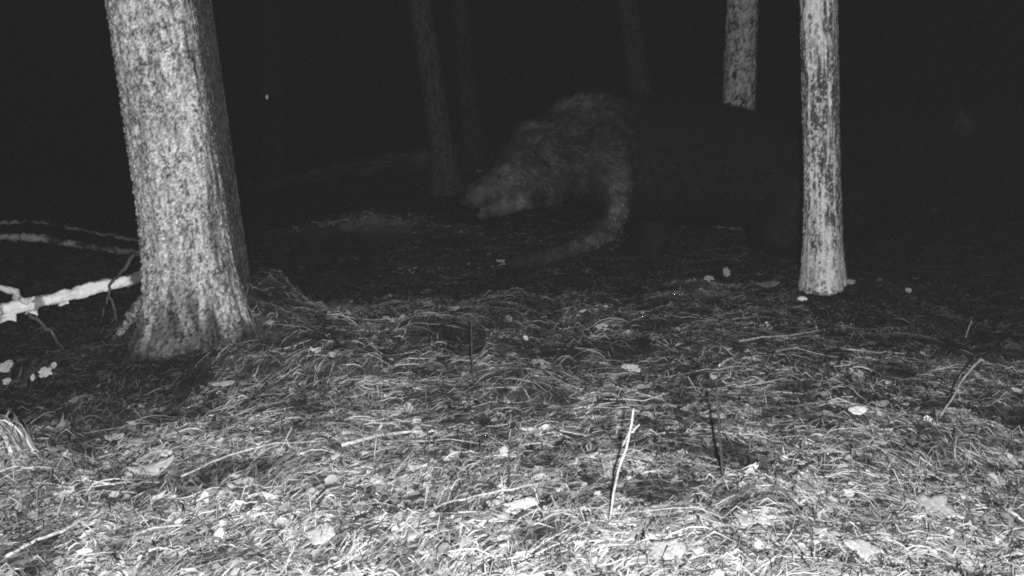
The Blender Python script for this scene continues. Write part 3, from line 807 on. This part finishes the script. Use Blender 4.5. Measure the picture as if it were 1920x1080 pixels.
def leaf(px, py, wpx, hpx, label, tone=0.8, shape="oval", rot=0.0, tilt=None, curl=0.18, seed=0, up=0.012, stalk=False):
    """wpx x hpx: size seen in the picture; the leaf lies on the litter, tipped towards the lens"""
    c = gp(px, py, up); D = c.y
    g = np.random.default_rng(seed + 100)
    tilt = math.radians(g.uniform(14, 30)) if tilt is None else tilt
    elev = math.atan2(CAM.z - c.z, D)
    hw = wpx / F * D / 2; hh = hpx / F * D / 2 / math.sin(elev + tilt)
    hh = min(hh, hw * 1.6)
    n = 30; out = outline(shape, n, seed); tone = tone * 0.54
    cr, sr = math.cos(rot), math.sin(rot)
    rings = [1.0, 0.7, 0.38]
    V = []
    for k in rings:
        p = out * k
        x = p[:, 0] * hw; y = p[:, 1] * hh
        z = curl * hw * (p[:, 0] ** 2 * 0.6 - 0.4 * p[:, 1] ** 2 + 0.3 * p[:, 0] * p[:, 1]) + 0.03 * hw * g.normal(size=n)
        V.append(np.stack([cr * x - sr * y, sr * x + cr * y, z], -1))
    V.append(np.zeros((1, 3)))
    V = np.vstack(V)
    Rx = np.array(Matrix.Rotation(tilt, 3, 'X')); V = V @ Rx.T
    k = np.arange(n); k2 = (k + 1) % n; Q = []
    for r in range(2): Q.append(np.stack([r * n + k, r * n + k2, (r + 1) * n + k2, (r + 1) * n + k], -1))
    T = np.stack([2 * n + k, 2 * n + k2, np.full(n, 3 * n)], -1)
    lift = -V[:, 2].min() * 0.75
    me = mesh_np("fallen_leaf", V, np.vstack(Q), T, tone * (0.85 + 0.3 * g.random(len(V))), True)
    o = link("fallen_leaf", me, M_LEAF, None, c + Vector((0, 0, lift)))
    so = o.modifiers.new("thick", 'SOLIDIFY'); so.thickness = 0.0012
    tag(o, label, "leaf", "pale leaves lying on the litter")
    if stalk:
        p = [Vector((0, 0, 0)), Vector((-hw * 0.9, hh * 0.3, 0.004)), Vector((-hw * 1.7, hh * 0.7, 0.0))]
        Vs, Qs, Ts, Cs = tube(smooth_path(p, 6), np.linspace(0.0018, 0.001, 6), 5, tone=tone * .6)
        link("stalk", mesh_np("stalk", Vs, Qs, Ts, Cs, True), M_LEAF, o)
    return o

leaf(1607, 798, 38, 17, "bright white oval leaf alone on dark litter at right", 1.25, "oval", 0.15, seed=1, tilt=0.5, up=0.035)
leaf(1432, 990, 40, 30, "pale leaf with pointed tips below the dark upright stick", 1.05, "lobed", 0.3, seed=2, stalk=True)
leaf(1392, 985, 34, 26, "blurred pale leaf touching the left of the pointed one", 0.62, "torn", 0.1, seed=3)
leaf(1752, 975, 84, 66, "large lobed maple leaf at lower right", 0.66, "lobed", 0.9, seed=4, stalk=True)
leaf(976, 968, 62, 32, "bright broad leaf at bottom centre beside a dark slanting twig", 1.05, "torn", 0.2, seed=5)
leaf(926, 962, 44, 18, "smaller bright leaf left of the broad one at bottom centre", 0.75, "torn", -0.1, seed=6)
leaf(312, 863, 25, 14, "small bright leaf on the grass at lower left", 1.1, "oval", -0.1, seed=7)
leaf(215, 832, 38, 15, "long pale leaf farthest left of the lower left leaves", 0.66, "pointed", 0.2, seed=8)
leaf(257, 841, 22, 14, "little grey leaf between two brighter ones at lower left", 0.55, "torn", 0.1, seed=9)
leaf(285, 898, 92, 26, "long creased pale leaf below the small bright leaf", 0.6, "pointed", 0.3, seed=10, curl=0.5)
leaf(452, 920, 52, 24, "bright pointed leaf right of the long creased leaf", 0.75, "pointed", 0.5, seed=11)
leaf(411, 1024, 18, 28, "small upright triangular leaf near the bottom left", 0.85, "torn", 0, tilt=0.9, seed=12)
leaf(945, 860, 18, 18, "tiny bright leaf above the broad one at bottom centre", 0.85, "torn", 0, tilt=0.6, seed=13)
leaf(1010, 691, 26, 16, "pale rounded leaf at centre above a slanting twig", 0.6, "oval", 0, seed=14)
leaf(1184, 702, 34, 16, "pale twisted leaf right of centre in front of the bear", 0.8, "torn", -0.3, seed=15, tilt=0.7)
leaf(1650, 768, 34, 12, "flat grey leaf just above the bright oval leaf", 0.55, "pointed", 0.1, seed=16)
leaf(768, 780, 20, 22, "curled upright leaf above the bleached stick", 0.7, "torn", 0.2, tilt=0.9, seed=17)
leaf(418, 732, 48, 11, "long pale leaf in front of the thick trunk", 0.6, "pointed", 0.15, seed=18)
leaf(1640, 842, 52, 12, "long grey leaf just below the bright oval leaf", 0.5, "pointed", -0.1, seed=19)
leaf(1620, 1052, 70, 40, "large pale leaf at the bottom edge beside the straight pale twig", 0.7, "torn", -0.5, seed=20)
leaf(1248, 1052, 70, 40, "large bright leaf at the bottom edge right of the pale stick", 0.7, "torn", 0.2, seed=21)
leaf(600, 1020, 60, 36, "broad pale leaf in the grass near the bottom, left of centre", 0.66, "torn", 0.5, seed=22)
leaf(12, 702, 26, 22, "bright ragged leaf at the left edge, upper of the pair", 0.72, "torn", 0, tilt=0.8, seed=23)
leaf(14, 726, 18, 14, "bright rounded leaf at the left edge, lower of the pair", 0.75, "oval", 0, tilt=0.7, seed=24)
leaf(62, 722, 9, 28, "narrow upright pale leaf near the left edge", 0.7, "pointed", 0, tilt=1.2, seed=25)
leaf(86, 712, 26, 20, "bright ragged leaf right of the narrow upright one", 0.8, "torn", 0, tilt=0.8, seed=26)
leaf(101, 697, 12, 14, "tiny bright leaf topmost of the left edge leaves", 0.8, "oval", 0, tilt=0.8, seed=27)
leaf(1128, 622, 24, 11, "pale leaf on the crest in front of the bear's foreleg", 0.75, "torn", 0.2, tilt=0.6, seed=28)
leaf(1328, 536, 18, 11, "bright leaf under the bear's belly, left of the slim trunk", 0.65, "torn", 0, tilt=0.8, seed=29, up=0.03)
leaf(1362, 528, 13, 18, "upright pale leaf under the bear, nearer the slim trunk", 0.6, "torn", 0.3, tilt=1.1, seed=30, up=0.03)
leaf(1440, 541, 46, 12, "dim grey leaf just left of the slim trunk's foot", 0.25, "pointed", 0.1, tilt=0.6, seed=31)
leaf(1594, 536, 24, 9, "pale flat leaf at the right foot of the slim trunk", 0.7, "torn", 0, tilt=0.6, seed=32)
leaf(942, 495, 24, 6, "small bright leaf on the ground at the bear's paw", 0.75, "pointed", 0, tilt=0.5, seed=33)
leaf(1703, 553, 12, 10, "tiny bright leaf on dark ground right of the slim trunk", 0.8, "oval", 0, tilt=0.7, seed=34)

# tuft of dry blades arching over at the left edge
c = gp(42, 850); g = np.random.default_rng(77); ms = []
for k in range(60):
    a = g.uniform(2.2, 4.6); L = g.uniform(0.08, 0.17); h = g.uniform(0.03, 0.10)
    p0 = np.array([g.normal(0, .02), g.normal(0, .02), -0.01]); d = np.array([math.cos(a), math.sin(a) * 0.8, 0])
    t = np.linspace(0, 1, 7)[:, None]
    P_ = p0 + d * L * t + np.array([0, 0, 1.0]) * (h * 4 * t * (1 - 0.85 * t))
    w = g.uniform(0.002, 0.005) * (1 - 0.7 * t) * np.array([-d[1], d[0], g.normal(0, .5)])
    V = np.stack([P_ + w, P_ - w], 1).reshape(-1, 3)
    Qk = np.array([[2 * q, 2 * q + 2, 2 * q + 3, 2 * q + 1] for q in range(6)])
    ms.append((V, Qk, np.zeros((0, 3), int), np.full(len(V), g.uniform(0.15, 0.6))))
V, Q, T, C = joinm(ms)
ob = link("grass_tuft", mesh_np("grass_tuft", V, Q, tone=C), M_LITTER, None, c)
tag(ob, "pale tuft of dry grass bent over at the left edge", "grass tuft")

# stone at the foot of the slim trunk
def stone(px, py, r, sc, tone, label, seed):
    c = gp(px, py); bm = bmesh.new()
    bmesh.ops.create_icosphere(bm, subdivisions=3, radius=1.0)
    for v in bm.verts:
        p = np.array([[v.co.x * 1.7 + seed, v.co.y * 1.7 + v.co.z * 1.3]])
        k = 0.8 + 0.5 * float(fbm(p[:, 0], p[:, 1], 3, seed)[0])
        v.co = Vector((v.co.x * sc[0], v.co.y * sc[1], v.co.z * sc[2])) * r * k
    me = bpy.data.meshes.new("stone"); bm.to_mesh(me); bm.free()
    a = me.attributes.new("tone", 'FLOAT', 'POINT'); a.data.foreach_set("value", np.full(len(me.vertices), tone, np.float32))
    me.polygons.foreach_set("use_smooth", np.ones(len(me.polygons), bool))
    o = link("stone", me, M_STONE, None, c + Vector((0, 0, r * sc[2] * 0.4)))
    return tag(o, label, "stone")
stone(1504, 563, 0.019, (1.2, 0.8, 0.6), 0.75, "small pale stone in front of the slim trunk's foot", 3)

# far stump on the rise at right
sb = on_ground(1806, 243); 
if sb.y > 15: sb = Vector((at(1806, 243, 11.6).x, 11.6, gz(at(1806, 243, 11.6).x, 11.6)))
r = 16 / F * sb.y
hs = np.array([-.15, 0, .03, .06, .09, .12, .15, .17, .17]); na = 28
A, H = np.meshgrid(np.linspace(0, 2 * math.pi, na, endpoint=False), hs)
rr = r * (1 + 0.5 * np.exp(-np.clip(H, 0, None) / .04)) * (1 + 0.15 * (fbm(np.cos(A) * 2 + 4, np.sin(A) * 2 + H * 3, 3, 2) - .5)); rr[-1] *= 0.0
Hh = H + np.where(H > 0.11, 0.1 * (fbm(np.cos(A) * 3 + 4, np.sin(A) * 3, 2, 6) - .5), 0)
V = np.stack([rr * np.cos(A), rr * np.sin(A), Hh], -1).reshape(-1, 3)
i = np.arange(len(hs) - 1)[:, None] * na; c = np.arange(na)[None]; c2 = (c + 1) % na
Q = np.stack([i + c, i + c2, i + na + c2, i + na + c], -1).reshape(-1, 4)
st = link("tree_stump", mesh_np("tree_stump", V, Q, tone=0.01 + 0.06 * fbm(A.ravel() * 3, H.ravel() * 14, 2, 3), smooth=True), M_BARK, None, sb)
tag(st, "dim grey stump on the dark rise at far right", "stump")

# bare sapling added far behind, its pale leaf made up for a glint
sp = at(499, 330, 9.4); sp.z = gz(sp.x, sp.y)
sap = empty("added_sapling", sp)
tag(sap, "thin dark sapling added to hold one glinting leaf, right of the thick trunk", "added_sapling")
def rel(px, py, Y): return at(px, py, Y) - sp
V, Q, T, C = tube(smooth_path([Vector((0, 0, -.05)), Vector((-.02, 0, .5)), rel(492, 150, 9.4), rel(486, 60, 9.4), rel(490, -40, 9.4)], 24, 0.004, 3), np.linspace(0.006, 0.003, 24), 6, 0.1, tone=0.008)
link("stem", mesh_np("stem", V, Q, T, C, True), M_WOOD, sap)
V, Q, T, C = tube(smooth_path([rel(493, 165, 9.4), rel(497, 172, 9.37), rel(501, 180, 9.35)], 6), np.linspace(0.003, 0.0015, 6), 5, tone=0.03)
link("twig", mesh_np("twig", V, Q, T, C, True), M_WOOD, sap)
u, v = np.meshgrid(np.linspace(-1, 1, 6), np.linspace(-1, 1, 5))
c = rel(500, 182, 9.33)
V = np.stack([c.x + .014 * u * (1 - .6 * v ** 2), c.y + .006 * u ** 2, c.z + .02 * v], -1).reshape(-1, 3)
Q = np.array([[r * 6 + k, r * 6 + k + 1, r * 6 + k + 7, r * 6 + k + 6] for r in range(4) for k in range(5)])
lf = link("leaf", mesh_np("leaf", V, Q, tone=np.full(len(V), .85), smooth=True), M_LEAF, sap)
lf["label"] = "pale leaf added as a glint in the dark"
so = lf.modifiers.new("thick", 'SOLIDIFY'); so.thickness = 0.001

# ------------------------------------------------------------------ added haze: scatters the flash back to lift the blacks
bm = bmesh.new()
bmesh.ops.create_cube(bm, size=1.0, matrix=Matrix.Translation((0, 50, 6.0)) @ Matrix.Diagonal((184, 224, 15.0, 1)))
hm = bpy.data.meshes.new("lift_haze"); bm.to_mesh(hm); bm.free()
mh = bpy.data.materials.new("black_lift_haze"); mh.use_nodes = True
nn = mh.node_tree.nodes
nn.remove(nn["Principled BSDF"])
pv = nn.new("ShaderNodeVolumePrincipled")
pv.inputs["Color"].default_value = (0.97, 0.95, 0.955, 1)
pv.inputs["Density"].default_value = 0.00115
mh.node_tree.links.new(pv.outputs[0], nn["Material Output"].inputs["Volume"])
hz = link("lift_haze", hm, mh); hz["kind"] = "stuff"; hz["label"] = "thin added haze greying the dark"; hz["category"] = "lift_haze"
